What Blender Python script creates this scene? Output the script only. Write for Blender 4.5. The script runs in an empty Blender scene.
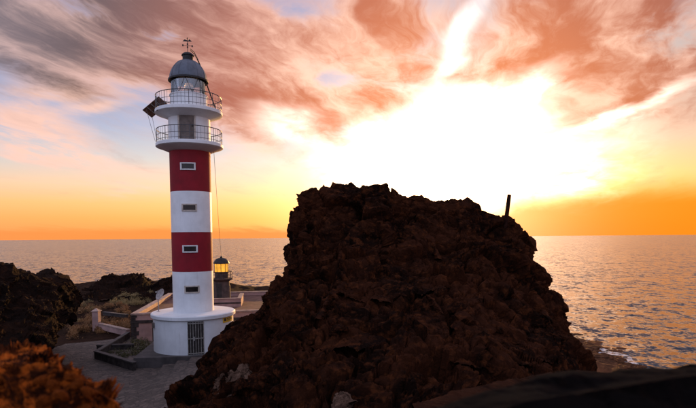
import bpy, math, random
import numpy as np
from mathutils import Matrix, Vector
random.seed(7)
R = math.radians
scene = bpy.context.scene
col = scene.collection

# ------------------------------------------------------------------ camera
CAMZ = 7.5                     # eye height above the lighthouse platform (z = 0)
FPX, PW, PH = 520.0, 696.0, 408.0
PITCH, ROLL, SHIFT = R(-3.0), R(0.45), 60.5 / 696.0
SEA = -22.0
cam_d = bpy.data.cameras.new('camera')
cam = bpy.data.objects.new('camera', cam_d); col.objects.link(cam)
CM = Matrix.Translation((0, 0, CAMZ)) @ Matrix.Rotation(R(90) + PITCH, 4, 'X') @ Matrix.Rotation(-ROLL, 4, 'Z')
cam.matrix_world = CM
cam_d.sensor_width = 36.0
cam_d.lens = FPX / PW * 36.0
cam_d.shift_y = SHIFT
cam_d.clip_start = 0.05
cam_d.clip_end = 90000.0
cam_d.dof.use_dof = True
cam_d.dof.focus_distance = 34.0
cam_d.dof.aperture_fstop = 3.2
scene.camera = cam
C3 = np.array(CM.to_3x3())

def ray(px, py):
    d = C3 @ np.array([(px - PW / 2) / FPX, -(py - (PH / 2 + SHIFT * PW)) / FPX, -1.0])
    return d
def at(px, py, Y):
    """world point on the pixel's ray at forward distance Y"""
    d = ray(px, py); t = Y / d[1]
    return np.array([d[0] * t, Y, CAMZ + d[2] * t])
def on(px, py, z):
    """world point on the pixel's ray at height z"""
    d = ray(px, py); t = (z - CAMZ) / d[2]
    return np.array([d[0] * t, d[1] * t, z])
def azel(px, py):
    d = ray(px, py); d = d / np.linalg.norm(d)
    return math.degrees(math.atan2(d[0], d[1])), math.degrees(math.asin(d[2]))

# ------------------------------------------------------------------ render settings
scene.render.engine = 'CYCLES'
scene.cycles.use_denoising = True
scene.cycles.max_bounces = 6
scene.cycles.sample_clamp_indirect = 6.0
scene.view_settings.view_transform = 'Standard'
scene.view_settings.look = 'None'
scene.view_settings.gamma = 1.0
scene.view_settings.exposure = 0.12

# ------------------------------------------------------------------ node helper
class N:
    def __init__(self, tree): self.t = tree; self.n = tree.nodes; self.l = tree.links
    def new(self, typ, **kw):
        n = self.n.new(typ)
        for k, v in kw.items(): setattr(n, k, v)
        return n
    def put(self, sock, v):
        if isinstance(v, bpy.types.NodeSocket): self.l.new(v, sock)
        elif v is not None:
            if hasattr(sock.default_value, '__len__') and not hasattr(v, '__len__'): v = (v,) * len(sock.default_value)
            if hasattr(v, '__len__') and len(sock.default_value) == 4 and len(v) == 3: v = (*v, 1)
            sock.default_value = v
    def m(self, op, a, b=None, c=None, clamp=False):
        n = self.new('ShaderNodeMath', operation=op, use_clamp=clamp)
        for i, v in enumerate((a, b, c)):
            if v is not None: self.put(n.inputs[i], v)
        return n.outputs[0]
    def v(self, op, a, b=None, s=None):
        n = self.new('ShaderNodeVectorMath', operation=op)
        self.put(n.inputs[0], a)
        if b is not None: self.put(n.inputs[1], b)
        if s is not None: self.put(n.inputs['Scale'], s)
        return n.outputs['Value'] if op in ('LENGTH', 'DOT_PRODUCT', 'DISTANCE') else n.outputs[0]
    def rng(self, x, a, b, c=0.0, d=1.0, kind='SMOOTHSTEP'):
        n = self.new('ShaderNodeMapRange', interpolation_type=kind)
        for i, v in enumerate((x, a, b, c, d)): self.put(n.inputs[i], v)
        return n.outputs[0]
    def mix(self, f, a, b, blend='MIX'):
        n = self.new('ShaderNodeMix', data_type='RGBA', blend_type=blend)
        self.put(n.inputs[0], f); self.put(n.inputs[6], a); self.put(n.inputs[7], b)
        return n.outputs[2]
    def ramp(self, f, stops):
        n = self.new('ShaderNodeValToRGB'); e = n.color_ramp.elements
        while len(e) < len(stops): e.new(0.5)
        for el, (p, c) in zip(e, stops): el.position = p; el.color = (*c, 1) if len(c) == 3 else c
        self.put(n.inputs[0], f); return n.outputs[0]
    def noise(self, vec, scale, detail=5, rough=0.55, dist=0.0, dim='3D', out=0, lac=2.0):
        n = self.new('ShaderNodeTexNoise', noise_dimensions=dim)
        self.put(n.inputs['Vector'], vec); self.put(n.inputs['Scale'], scale)
        self.put(n.inputs['Detail'], detail); self.put(n.inputs['Roughness'], rough)
        self.put(n.inputs['Distortion'], dist); self.put(n.inputs['Lacunarity'], lac)
        return n.outputs[out]
    def sep(self, v):
        n = self.new('ShaderNodeSeparateXYZ'); self.put(n.inputs[0], v); return n.outputs
    def comb(self, x, y, z=0.0):
        n = self.new('ShaderNodeCombineXYZ')
        for i, q in enumerate((x, y, z)): self.put(n.inputs[i], q)
        return n.outputs[0]

# ------------------------------------------------------------------ world: sunset sky with cloud sheets
SUN_AZ, SUN_EL = azel(447.5, 199.5)
def build_world():
    w = bpy.data.worlds.new('World'); scene.world = w; w.use_nodes = True
    t = w.node_tree; t.nodes.clear(); k = N(t)
    out = k.new('ShaderNodeOutputWorld'); bg = k.new('ShaderNodeBackground'); t.links.new(bg.outputs[0], out.inputs[0])
    tc = k.new('ShaderNodeTexCoord'); D = tc.outputs['Generated']
    dx, dy, dz = k.sep(D)
    az = k.m('MULTIPLY', k.m('ARCTAN2', dx, dy), 180 / math.pi)
    el = k.m('MULTIPLY', k.m('ARCSINE', dz), 180 / math.pi)
    sd = (math.sin(R(SUN_AZ)) * math.cos(R(SUN_EL)), math.cos(R(SUN_AZ)) * math.cos(R(SUN_EL)), math.sin(R(SUN_EL)))
    cs = k.v('DOT_PRODUCT', D, sd)
    th = k.m('MULTIPLY', k.m('ARCCOSINE', k.m('MINIMUM', cs, 1.0)), 180 / math.pi)      # degrees from the sun
    # clear sky: a physical sky plus the sunset colours of the haze
    sky = k.new('ShaderNodeTexSky', sky_type='NISHITA')
    sky.sun_disc = False; sky.sun_elevation = R(max(SUN_EL, 2)); sky.sun_rotation = R(SUN_AZ)
    sky.air_density = 1.4; sky.dust_density = 2.5
    nish = k.v('SCALE', sky.outputs[0], s=0.06)
    e = k.m('DIVIDE', el, 30.0, clamp=True)
    away = k.rng(th, 35, 150)                                   # 0 near the sun, 1 on the far side
    left = k.ramp(e, [(0, (1.0, .30, .08)), (.07, (1.0, .38, .12)), (.12, (.96, .45, .19)), (.18, (.76, .50, .36)),
                      (.27, (.42, .47, .56)), (.38, (.21, .31, .56)), (.52, (.13, .21, .46)), (1, (.11, .18, .42))])
    right = k.ramp(e, [(0, (1.0, .19, .005)), (.10, (1.0, .28, .02)), (.2, (1.0, .40, .18)), (.30, (.52, .33, .30)), (.40, (.33, .27, .29)),
                       (.5, (.28, .28, .33)), (.7, (.22, .25, .36)), (1, (.14, .19, .38))])
    front = k.mix(k.rng(az, -6, 24), left, right)
    back = k.ramp(e, [(0, (.34, .32, .46)), (.3, (.56, .60, .90)), (1, (.62, .78, 1.25))])
    clear = k.mix(k.m('MULTIPLY', away, 1.0), front, k.v('SCALE', back, s=1.0))
    zen = k.rng(el, 28, 70)
    clear = k.mix(zen, clear, (.46, .60, 1.02, 1))
    clear = k.v('ADD', clear, nish)
    # broad glow round the sun
    g1 = k.m('EXPONENT', k.m('MULTIPLY', k.m('POWER', k.m('DIVIDE', th, 10.0), 2.0), -1.0))
    g2 = k.m('EXPONENT', k.m('MULTIPLY', k.m('DIVIDE', th, 9.0), -1.0))
    clear = k.v('ADD', clear, k.v('SCALE', (1.0, .87, .74), s=k.m('MULTIPLY', g1, 1.9)))
    clear = k.v('ADD', clear, k.v('SCALE', (1.0, .72, .54), s=k.m('MULTIPLY', g2, .45)))
    # cloud-sheet coordinates: a horizontal sheet seen in perspective, streaks converging on the sun side
    h = k.m('ADD', k.m('MAXIMUM', dz, 0.0), 0.10)
    sx, sy = k.m('DIVIDE', dx, h), k.m('DIVIDE', dy, h)
    a0 = R(17)
    su = k.m('ADD', k.m('MULTIPLY', sx, math.cos(a0)), k.m('MULTIPLY', sy, -math.sin(a0)))   # across
    sv = k.m('ADD', k.m('MULTIPLY', sx, math.sin(a0)), k.m('MULTIPLY', sy, math.cos(a0)))    # along
    P = k.comb(su, k.m('MULTIPLY', sv, 0.62), 0.0)
    wv = k.noise(P, 0.8, 5, .55, out=1)
    P = k.v('ADD', P, k.v('SCALE', k.v('SUBTRACT', wv, (.5, .5, .5)), s=1.0))
    n_big = k.noise(P, 1.1, 7, .56)
    n_fine = k.noise(P, 4.2, 9, .64, dist=.12)
    px_, py_, pz_ = k.sep(P)
    n_str = k.noise(k.comb(px_, k.m('MULTIPLY', py_, .42), 3.3), 3.0, 10, .66, dist=.15)
    # angular coordinates with a wobble, for the large masses
    A = k.comb(az, el, 0)
    wob = k.v('SCALE', k.v('SUBTRACT', k.noise(k.comb(k.m('MULTIPLY', az, .09), k.m('MULTIPLY', el, .16), 0), 1.0, 2, .45, out=1), (.5, .5, .5)), s=3.5)
    wob2 = k.v('SCALE', k.v('SUBTRACT', k.noise(P, 2.2, 6, .58, out=1), (.5, .5, .5)), s=4.5)
    W = k.v('ADD', k.v('ADD', A, wob), wob2)
    def blob(p0, p1, width, amp, soft=1.0):
        """an elongated cloud mass from pixel p0 to p1; width in pixels"""
        a, b = azel(*p0), azel(*p1)
        cx, cy = (a[0] + b[0]) / 2, (a[1] + b[1]) / 2
        L = max(math.hypot(b[0] - a[0], b[1] - a[1]) / 2, .1); ang = math.atan2(b[1] - a[1], b[0] - a[0])
        mp = k.new('ShaderNodeMapping', vector_type='TEXTURE')
        k.put(mp.inputs['Vector'], W)
        mp.inputs['Location'].default_value = (cx, cy, 0)
        mp.inputs['Rotation'].default_value = (0, 0, ang)
        wd = width / 520 * 57.3 / 2
        mp.inputs['Scale'].default_value = (L * .72 + wd * .6, wd, 1)
        return k.rng(k.v('LENGTH', mp.outputs[0]), 1.75 * soft, 0.1, 0.0, amp)
    def total(lst):
        s = lst[0]
        for q in lst[1:]: s = k.m('ADD', s, q)
        return s
    def dev(n_, g): return k.m('MULTIPLY', k.m('SUBTRACT', n_, .5), g)
    # -- thin wisps everywhere
    wis = k.m('ADD', k.m('MULTIPLY', n_str, .6), k.m('MULTIPLY', n_fine, .5))
    wa = k.m('MULTIPLY', k.rng(wis, .50, .78), k.rng(el, 2, 9))
    wa = k.m('MULTIPLY', wa, k.rng(az, -30, -18, .25, k.rng(az, 14, 26, .45, .22)))
    near = k.rng(th, 50, 8)
    wcol = k.mix(near, (.80, .62, .62, 1), (1.02, .74, .58, 1))
    c = k.mix(wa, clear, wcol)
    # -- left-hand pink streak clouds
    ml = total([blob((-30, 105), (95, 150), 52, 1.0), blob((0, 150), (110, 165), 16, .7), blob((75, 172), (170, 185), 22, .6),
                blob((5, 86), (155, 76), 26, .9), blob((60, 108), (140, 98), 10, .6), blob((210, 132), (300, 160), 34, .65), blob((215, 165), (275, 182), 20, .6)])
    la = k.m('MULTIPLY', k.m('MULTIPLY', ml, 1.2), k.rng(k.m('ADD', k.m('MULTIPLY', n_str, .65), k.m('MULTIPLY', n_fine, .45)), .34, .64))
    la = k.m('MINIMUM', la, 0.95)
    c = k.mix(la, c, k.mix(k.rng(th, 45, 15), (1.0, .62, .50, 1), (1.25, .80, .58, 1)))
    # -- white burst of lit cloud round and above the sun
    mw = total([blob((370, 150), (595, 156), 78, 1.25), blob((330, 168), (420, 160), 60, .9), blob((440, 100), (560, 95), 40, .8), blob((560, 178), (596, 186), 24, .3),
                blob((437, 70), (486, -8), 19, .62), blob((545, 138), (716, 82), 12, .75), blob((500, 110), (560, 62), 20, .5), blob((250, 115), (330, 140), 26, .6)])
    ww = k.m('MULTIPLY', mw, k.rng(k.m('ADD', k.m('MULTIPLY', n_fine, .6), k.m('MULTIPLY', n_str, .4)), .30, .62))
    # -- heavy mauve / salmon sheet
    mm = total([blob((-30, 24), (150, 58), 62, 1.45), blob((120, 62), (300, 105), 60, 1.15), blob((225, 98), (400, 116), 66, 1.5), blob((330, 30), (425, 40), 95, 1.45),
                blob((180, 20), (330, 40), 55, .75), blob((490, 35), (740, 40), 115, 1.5), blob((470, 80), (640, 88), 50, .95), blob((560, 118), (700, 76), 36, 1.0),
                blob((40, 8), (200, 10), 34, .9), blob((90, 14), (270, 26), 62, 1.5), blob((120, 22), (290, 55), 74, 1.35), blob((560, 5), (720, 12), 40, .6)])
    dens = k.m('SUBTRACT', k.m('ADD', mm, k.m('MULTIPLY', k.m('SUBTRACT', k.m('ADD', k.m('MULTIPLY', n_big, .5), k.m('MULTIPLY', n_str, .55)), .5), 2.4)), k.m('MULTIPLY', ww, 1.1))
    gen = k.m('MULTIPLY', k.rng(th, 34, 56), k.m('MULTIPLY', k.rng(th, 75, 125, .95, .40), k.rng(el, 11, 22)))                 # the sheet goes on, broken, outside the frame
    dens = k.m('ADD', dens, gen)
    ma = k.rng(dens, -.05, 1.25)
    ma = k.m('MULTIPLY', ma, k.rng(el, 2.5, 6))
    thick = k.rng(k.m('ADD', k.m('MULTIPLY', k.m('MINIMUM', dens, 1.6), .36), k.m('ADD', dev(n_str, 2.4), k.m('ADD', dev(n_fine, 1.3), dev(n_big, 1.2)))), -.2, .85)
    mcol_thin = k.ramp(k.m('DIVIDE', th, 60.0, clamp=True), [(0, (1.9, 1.5, 1.1)), (.22, (1.35, .86, .58)), (.45, (1.0, .56, .42)), (.75, (.66, .44, .40)), (1, (.66, .56, .62))])
    mcol_thick = k.ramp(k.m('DIVIDE', th, 60.0, clamp=True), [(0, (1.2, .55, .22)), (.20, (.90, .25, .075)), (.42, (.46, .135, .07)), (.66, (.16, .105, .10)), (1, (.30, .27, .32))])
    c = k.mix(k.m('MULTIPLY', ma, .93), c, k.mix(thick, mcol_thin, mcol_thick))
    c = k.v('ADD', c, k.v('SCALE', (1.0, .92, .80), s=k.m('MULTIPLY', ww, 1.6)))
    # -- low orange bank over the horizon
    top = k.m('ADD', k.rng(az, -2, 30, 2.5, 4.1), k.m('MULTIPLY', k.m('SUBTRACT', k.noise(k.comb(k.m('MULTIPLY', az, .12), 0, 0), 1.0, 4, .5), .5), 1.1))
    top = k.m('SUBTRACT', top, k.rng(az, 19, 13, 0, 1.6))
    ba = k.rng(k.m('ADD', k.m('SUBTRACT', el, top), dev(n_str, 1.6)), k.rng(az, -4, 16, .5, 1.5), k.rng(az, -4, 16, -.4, -1.3))
    bcol = k.mix(k.rng(az, -8, 24), (1.0, .295, .065, 1), (1.0, .26, .008, 1))
    bcol = k.mix(away, bcol, (.55, .42, .46, 1))
    bcol = k.v('ADD', bcol, k.v('SCALE', (1.0, .7, .3), s=k.m('MULTIPLY', g1, .6)))
    c = k.mix(k.m('MULTIPLY', ba, .86), c, bcol)
    # -- the sun itself, half above the crag
    disc = k.rng(th, .30, .25)
    c = k.v('ADD', c, k.v('SCALE', (1.0, .75, .35), s=k.m('MULTIPLY', disc, 60.0)))
    # below the horizon: dull
    c = k.mix(k.rng(el, -.3, -3), c, (.10, .07, .07, 1))
    k.put(bg.inputs['Color'], c); bg.inputs['Strength'].default_value = 1.0
    w.cycles.sampling_method = 'MANUAL'; w.cycles.sample_map_resolution = 1024
build_world()

sun_d = bpy.data.lights.new('sun', 'SUN'); sun_d.energy = 5.0; sun_d.color = (1.0, .52, .16); sun_d.angle = R(0.53)
sun = bpy.data.objects.new('sun', sun_d); col.objects.link(sun)
sun.rotation_euler = Vector((-math.sin(R(SUN_AZ)) * math.cos(R(SUN_EL)), -math.cos(R(SUN_AZ)) * math.cos(R(SUN_EL)), -math.sin(R(SUN_EL)))).to_track_quat('-Z', 'Y').to_euler()


# ------------------------------------------------------------------ numpy noise
def _h(ix, iy, iz, seed):
    with np.errstate(over='ignore'):
        h = (ix.astype(np.uint32) * np.uint32(374761393) + iy.astype(np.uint32) * np.uint32(668265263)
             + iz.astype(np.uint32) * np.uint32(2147483647) + np.uint32((seed * 144269 + 1013) & 0xffffffff))
        h = (h ^ (h >> np.uint32(13))) * np.uint32(1274126177)
        h = (h ^ (h >> np.uint32(16))) * np.uint32(2246822519)
        h = h ^ (h >> np.uint32(15))
    return h.astype(np.float64) / 4294967295.0
def vnoise(p, seed=0):
    i = np.floor(p).astype(np.int64); f = p - i
    u = f * f * f * (f * (f * 6 - 15) + 10)
    r = 0
    for a in (0, 1):
        for b in (0, 1):
            for c in (0, 1):
                w = (u[:, 0] if a else 1 - u[:, 0]) * (u[:, 1] if b else 1 - u[:, 1]) * (u[:, 2] if c else 1 - u[:, 2])
                r = r + w * _h(i[:, 0] + a, i[:, 1] + b, i[:, 2] + c, seed)
    return r * 2 - 1
def fbm(p, octs=4, gain=.5, seed=0):
    s, a, q = 0, 1.0, p.copy()
    for o in range(octs):
        s = s + a * vnoise(q, seed + o * 17); a *= gain; q = q * 2.03 + 11.7
    return s
def worley(p, seed=0):
    """returns F1, F2 and a facet value (random tilted plane per cell)"""
    i = np.floor(p).astype(np.int64); n = len(p)
    f1 = np.full(n, 9.0); f2 = np.full(n, 9.0); fac = np.zeros(n)
    for a in (-1, 0, 1):
        for b in (-1, 0, 1):
            for c in (-1, 0, 1):
                cx, cy, cz = i[:, 0] + a, i[:, 1] + b, i[:, 2] + c
                o = np.stack([_h(cx, cy, cz, seed + 1), _h(cx, cy, cz, seed + 2), _h(cx, cy, cz, seed + 3)], 1)
                d = p - (np.stack([cx, cy, cz], 1) + o)
                r = np.sqrt((d * d).sum(1))
                g = np.stack([_h(cx, cy, cz, seed + 4), _h(cx, cy, cz, seed + 5), _h(cx, cy, cz, seed + 6)], 1) - .5
                v = (_h(cx, cy, cz, seed + 7) - .5) + 1.5 * (d * g).sum(1)
                m = r < f1
                f2 = np.where(m, f1, np.minimum(f2, r)); fac = np.where(m, v, fac); f1 = np.where(m, r, f1)
    return f1, f2, fac
def rock_disp(p, amp=1.0, seed=0, scale=1.0):
    q = p / scale + 3.0 * 0
    w = q + .35 * np.stack([vnoise(q * .9, seed + 31), vnoise(q * .9, seed + 32), vnoise(q * .9, seed + 33)], 1)
    d = .55 * fbm(w * .28, 3, .5, seed)
    a, b, f = worley(w * np.array([.55, .55, .75]), seed + 50)
    d = d + .80 * f - .30 * np.clip(1 - (b - a) / .12, 0, 1)
    st = (q[:, 2] * .95 + .9 * vnoise(q * .22, seed + 61) + .25 * q[:, 0] * .3) % 1.0
    d = d + .20 * (st ** 2.2 - .35) * (.5 + .5 * vnoise(q * .35, seed + 62))
    a, b, f = worley(w * np.array([1.7, 1.7, 2.3]), seed + 70)
    d = d + .22 * f - .14 * np.clip(1 - (b - a) / .14, 0, 1)
    a, b, f = worley(w * 4.6, seed + 90)
    d = d + .075 * f - .03 * np.clip(1 - (b - a) / .14, 0, 1)
    d = d + .05 * fbm(w * 5.5, 3, .55, seed + 5)
    return d * amp * scale

# ------------------------------------------------------------------ object helpers
def tag(o, label=None, cat=None, group=None, kind=None):
    if label: o['label'] = label
    if cat: o['category'] = cat
    if group: o['group'] = group
    if kind: o['kind'] = kind
    return o
def mesh(name, verts, faces, mat, smooth=False):
    me = bpy.data.meshes.new(name)
    me.from_pydata([tuple(map(float, v)) for v in verts], [], faces)
    me.materials.append(mat)
    if smooth: me.polygons.foreach_set('use_smooth', [True] * len(me.polygons))
    me.update(); return me
def obj(name, me, parent=None, loc=(0, 0, 0), rot=(0, 0, 0)):
    o = bpy.data.objects.new(name, me); col.objects.link(o)
    if parent: o.parent = parent
    o.location = loc; o.rotation_euler = rot
    return o
def empty(name, loc, rz=0.0):
    o = bpy.data.objects.new(name, None); col.objects.link(o)
    o.location = tuple(float(q) for q in loc); o.rotation_euler = (0, 0, rz); o.empty_display_size = .3
    return o
def copy_tree(o, parent=None):
    c = o.copy(); col.objects.link(c)
    if parent: c.parent = parent
    for ch in o.children: copy_tree(ch, c)
    return c
def gridmesh(name, G, mat, smooth=True, flip=False):
    """G: (nu, nv, 3) grid"""
    nu, nv = G.shape[:2]
    idx = np.arange(nu * nv).reshape(nu, nv)
    q = np.stack([idx[:-1, :-1], idx[1:, :-1], idx[1:, 1:], idx[:-1, 1:]], -1).reshape(-1, 4)
    if flip: q = q[:, ::-1]
    me = bpy.data.meshes.new(name)
    me.vertices.add(nu * nv); me.vertices.foreach_set('co', G.reshape(-1).astype(np.float32))
    me.loops.add(q.size); me.loops.foreach_set('vertex_index', q.reshape(-1).astype(np.int32))
    me.polygons.add(len(q)); me.polygons.foreach_set('loop_start', np.arange(0, q.size, 4, dtype=np.int32))
    me.polygons.foreach_set('use_smooth', np.full(len(q), smooth))
    me.materials.append(mat); me.update(calc_edges=True); me.validate()
    return me
class MB:
    """collects boxes, tubes and lathes into one mesh"""
    def __init__(self): self.v = []; self.f = []
    def add(self, v, f):
        b = len(self.v); self.v += [tuple(map(float, q)) for q in v]; self.f += [tuple(i + b for i in q) for q in f]; return self
    def box(self, x0, x1, y0, y1, z0, z1, M=None):
        v = [(x, y, z) for z in (z0, z1) for y in (y0, y1) for x in (x0, x1)]
        if M is not None: v = [tuple(M @ Vector(q)) for q in v]
        return self.add(v, [(0, 2, 3, 1), (4, 5, 7, 6), (0, 1, 5, 4), (2, 6, 7, 3), (0, 4, 6, 2), (1, 3, 7, 5)])
    def tube(self, pts, r, n=6, r1=None):
        pts = [Vector(tuple(map(float, p))) for p in pts]; rings = []; m = len(pts)
        for i, p in enumerate(pts):
            d = (pts[min(i + 1, m - 1)] - pts[max(i - 1, 0)]).normalized()
            a = d.cross(Vector((0, 0, 1)) if abs(d.z) < .95 else Vector((1, 0, 0))).normalized(); b = d.cross(a)
            rr = r if r1 is None else r + (r1 - r) * i / (m - 1)
            rings.append([p + (a * math.cos(2 * math.pi * j / n) + b * math.sin(2 * math.pi * j / n)) * rr for j in range(n)])
        v = [q for ring in rings for q in ring]; f = []
        for i in range(m - 1):
            for j in range(n):
                f.append((i * n + j, i * n + (j + 1) % n, (i + 1) * n + (j + 1) % n, (i + 1) * n + j))
        f.append(tuple(range(n))[::-1]); f.append(tuple((m - 1) * n + j for j in range(n)))
        return self.add(v, f)
    def lathe(self, prof, n=64, c=(0, 0)):
        v, f = [], []; m = len(prof)
        for r, z in prof:
            for j in range(n):
                t = 2 * math.pi * j / n; v.append((c[0] + r * math.sin(t), c[1] - r * math.cos(t), z))
        for i in range(m - 1):
            for j in range(n):
                f.append((i * n + j, i * n + (j + 1) % n, (i + 1) * n + (j + 1) % n, (i + 1) * n + j))
        if prof[0][0] > 1e-4: f.append(tuple(range(n))[::-1])
        if prof[-1][0] > 1e-4: f.append(tuple((m - 1) * n + j for j in range(n)))
        return self.add(v, f)
    def ring(self, R0, z, r, n=64, k=6):
        """torus"""
        v, f = [], []
        for j in range(n):
            t = 2 * math.pi * j / n
            for i in range(k):
                a = 2 * math.pi * i / k; rr = R0 + r * math.cos(a)
                v.append((rr * math.sin(t), -rr * math.cos(t), z + r * math.sin(a)))
        for j in range(n):
            for i in range(k):
                f.append((j * k + i, ((j + 1) % n) * k + i, ((j + 1) % n) * k + (i + 1) % k, j * k + (i + 1) % k))
        return self.add(v, f)
    def arc(self, r0, r1, a0, a1, z0, z1, n=10):
        """curved block between radii r0 and r1, angles in degrees from the camera side (+ to the right)"""
        v, f = [], []
        for i in range(n + 1):
            t = R(a0 + (a1 - a0) * i / n); s, c = math.sin(t), -math.cos(t)
            v += [(r0 * s, r0 * c, z0), (r1 * s, r1 * c, z0), (r1 * s, r1 * c, z1), (r0 * s, r0 * c, z1)]
        for i in range(n):
            a, b = i * 4, i * 4 + 4
            for j in range(4): f.append((a + j, b + j, b + (j + 1) % 4, a + (j + 1) % 4))
        f.append((3, 2, 1, 0)); b = n * 4; f.append((b, b + 1, b + 2, b + 3))
        return self.add(v, f)
    def build(self, name, mat, parent=None, smooth=False, loc=(0, 0, 0), rot=(0, 0, 0)):
        me = mesh(name, self.v, self.f, mat, smooth)
        if smooth:
            try: me.set_sharp_from_angle(angle=R(38))
            except Exception: pass
        return obj(name, me, parent, loc, rot)

# ------------------------------------------------------------------ materials
def material(name):
    m = bpy.data.materials.new(name); m.use_nodes = True
    k = N(m.node_tree); b = m.node_tree.nodes['Principled BSDF']
    return m, k, b
def paint(name, colour, rough=.5, var=.12, scale=1.6, metal=0.0, streak=0.0, bump=.0, stain=None, spec=.4):
    m, k, b = material(name); b.inputs['Specular IOR Level'].default_value = spec
    tc = k.new('ShaderNodeTexCoord'); P = tc.outputs['Object']
    n = k.noise(P, scale, 6, .6)
    dark = tuple(c * (1 - 2.2 * var) for c in colour); lite = tuple(min(c * (1 + .5 * var), .95) for c in colour)
    c = k.mix(k.rng(n, .3, .7), (*dark, 1), (*lite, 1))
    if streak:
        x, y, z = k.sep(P)
        s = k.noise(k.comb(k.m('MULTIPLY', x, 5.), k.m('MULTIPLY', y, 5.), k.m('MULTIPLY', z, .35)), 1.2, 5, .6)
        c = k.mix(k.m('MULTIPLY', k.rng(s, .56, .78), streak), c, (*(stain or (.30, .24, .19)), 1))
    k.put(b.inputs['Base Color'], c); b.inputs['Roughness'].default_value = rough; b.inputs['Metallic'].default_value = metal
    if bump:
        bp = k.new('ShaderNodeBump'); bp.inputs['Strength'].default_value = bump; bp.inputs['Distance'].default_value = .02
        k.put(bp.inputs['Height'], k.noise(P, scale * 14, 5, .65)); k.l.new(bp.outputs[0], b.inputs['Normal'])
    return m
def rock_mat(name, c_dark, c_mid, c_red, scale=1.0, bump=.6, thr=.48):
    m, k, b = material(name)
    tc = k.new('ShaderNodeTexCoord'); P = k.v('SCALE', tc.outputs['Object'], s=scale)
    n1 = k.noise(P, .45, 6, .6); n2 = k.noise(P, 3.0, 6, .65); n3 = k.noise(P, 14, 5, .7)
    c = k.mix(k.rng(n1, .38, .60), (*c_dark, 1), (*c_mid, 1))
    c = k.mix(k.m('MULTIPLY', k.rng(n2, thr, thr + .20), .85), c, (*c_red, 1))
    c = k.mix(k.m('MULTIPLY', k.rng(n3, .56, .74), .5), c, tuple(min(q * 2.2, .7) for q in c_mid) + (1,))
    k.put(b.inputs['Base Color'], c); b.inputs['Roughness'].default_value = .95; b.inputs['Specular IOR Level'].default_value = .03
    vor = k.new('ShaderNodeTexVoronoi', feature='F1'); k.put(vor.inputs['Vector'], k.v('ADD', P, k.v('SCALE', k.noise(P, 5, 3, .6, out=1), s=.25))); vor.inputs['Scale'].default_value = 7.
    hgt = k.m('ADD', k.m('MULTIPLY', n3, .6), k.m('ADD', k.m('MULTIPLY', vor.outputs[0], .7), k.m('MULTIPLY', k.noise(P, 40, 4, .7), .3)))
    bp = k.new('ShaderNodeBump'); bp.inputs['Strength'].default_value = bump; bp.inputs['Distance'].default_value = .10 / scale
    k.put(bp.inputs['Height'], hgt); k.l.new(bp.outputs[0], b.inputs['Normal'])
    return m
M = {}
M['white'] = paint('white_paint', (.82, .83, .84), .55, .05, 1.1, streak=.26, bump=.08)
M['red'] = paint('red_paint', (.27, .004, .014), .75, .10, 1.3, streak=.12, stain=(.14, .02, .02), bump=.06)
M['grey_metal'] = paint('grey_metal', (.34, .36, .40), .4, .15, 3, metal=.6)
M['dome'] = paint('dome_paint', (.13, .145, .18), .5, .14, 2.2, metal=.2, streak=.25, stain=(.10, .08, .07))
M['dark_metal'] = paint('dark_metal', (.035, .032, .032), .5, .2, 4, metal=.5)
M['rail'] = paint('galvanised_rail', (.12, .12, .125), .45, .15, 5, metal=.5)
M['door'] = paint('brown_door', (.17, .13, .11), .6, .2, 3)
M['pane_dark'] = paint('dark_pane', (.03, .022, .02), .2, .2, 3)
M['frame'] = paint('window_frame', (.55, .47, .40), .6, .15, 5)
M['frame_white'] = paint('white_frame', (.80, .78, .76), .6, .08, 5)
M['gate'] = paint('gate_bars', (.42, .38, .34), .5, .2, 6, metal=.2)
M['inside'] = paint('dark_interior', (.05, .04, .035), .9, .2, 2)
M['yellow'] = paint('yellow_sign', (.80, .50, .03), .5, .06, 5)
M['black'] = paint('black_print', (.03, .025, .02), .6, .1, 5)
M['panel_back'] = paint('panel_back', (.16, .075, .045), .6, .3, 4)
M['panel_cell'] = paint('panel_cells', (.02, .025, .05), .15, .2, 4)
M['alu'] = paint('aluminium', (.50, .47, .44), .4, .1, 5, metal=.5)
M['dish'] = paint('dish_paint', (.40, .34, .32), .5, .25, 5)
M['pink'] = paint('pink_render', (.44, .27, .24), .85, .14, 1.2, streak=.25, stain=(.20, .12, .10), bump=.25)
M['stone'] = paint('dark_stone', (.055, .042, .038), .9, .3, 3, bump=.5)
M['coping'] = paint('coping_stone', (.42, .29, .24), .85, .2, 2.5, bump=.3)
M['roof'] = paint('roof_clay', (.16, .07, .05), .9, .25, 1.5, bump=.4)
M['slab'] = paint('platform_concrete', (.085, .070, .066), .85, .2, 1.4, bump=.3)
M['wood'] = paint('old_post', (.035, .013, .009), .9, .25, 6, bump=.4, spec=.04)
M['cable'] = paint('cable', (.10, .09, .09), .6, .1, 4)
M['old_stone'] = paint('old_tower_stone', (.10, .065, .055), .85, .25, 2.0, bump=.4)
M['rock'] = rock_mat('lava_rock', (.008, .0034, .0022), (.038, .0118, .0055), (.080, .0235, .0085))
M['ridge'] = rock_mat('ridge_rock', (.008, .005, .004), (.017, .0085, .006), (.034, .0135, .007), .8)
M['scoria'] = rock_mat('glow_tinted_scoria', (.010, .0030, .0016), (.060, .0145, .005), (.56, .118, .014), 6.0, .6, .44)  # bright orange patches put the warm glow on the rock into its colour
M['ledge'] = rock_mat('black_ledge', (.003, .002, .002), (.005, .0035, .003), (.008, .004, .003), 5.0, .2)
M['soil'] = rock_mat('brown_soil', (.016, .009, .006), (.034, .017, .011), (.055, .027, .015), .9)
M['shore'] = rock_mat('shore_rock', (.07, .032, .018), (.14, .055, .026), (.20, .085, .040), .25)
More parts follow.
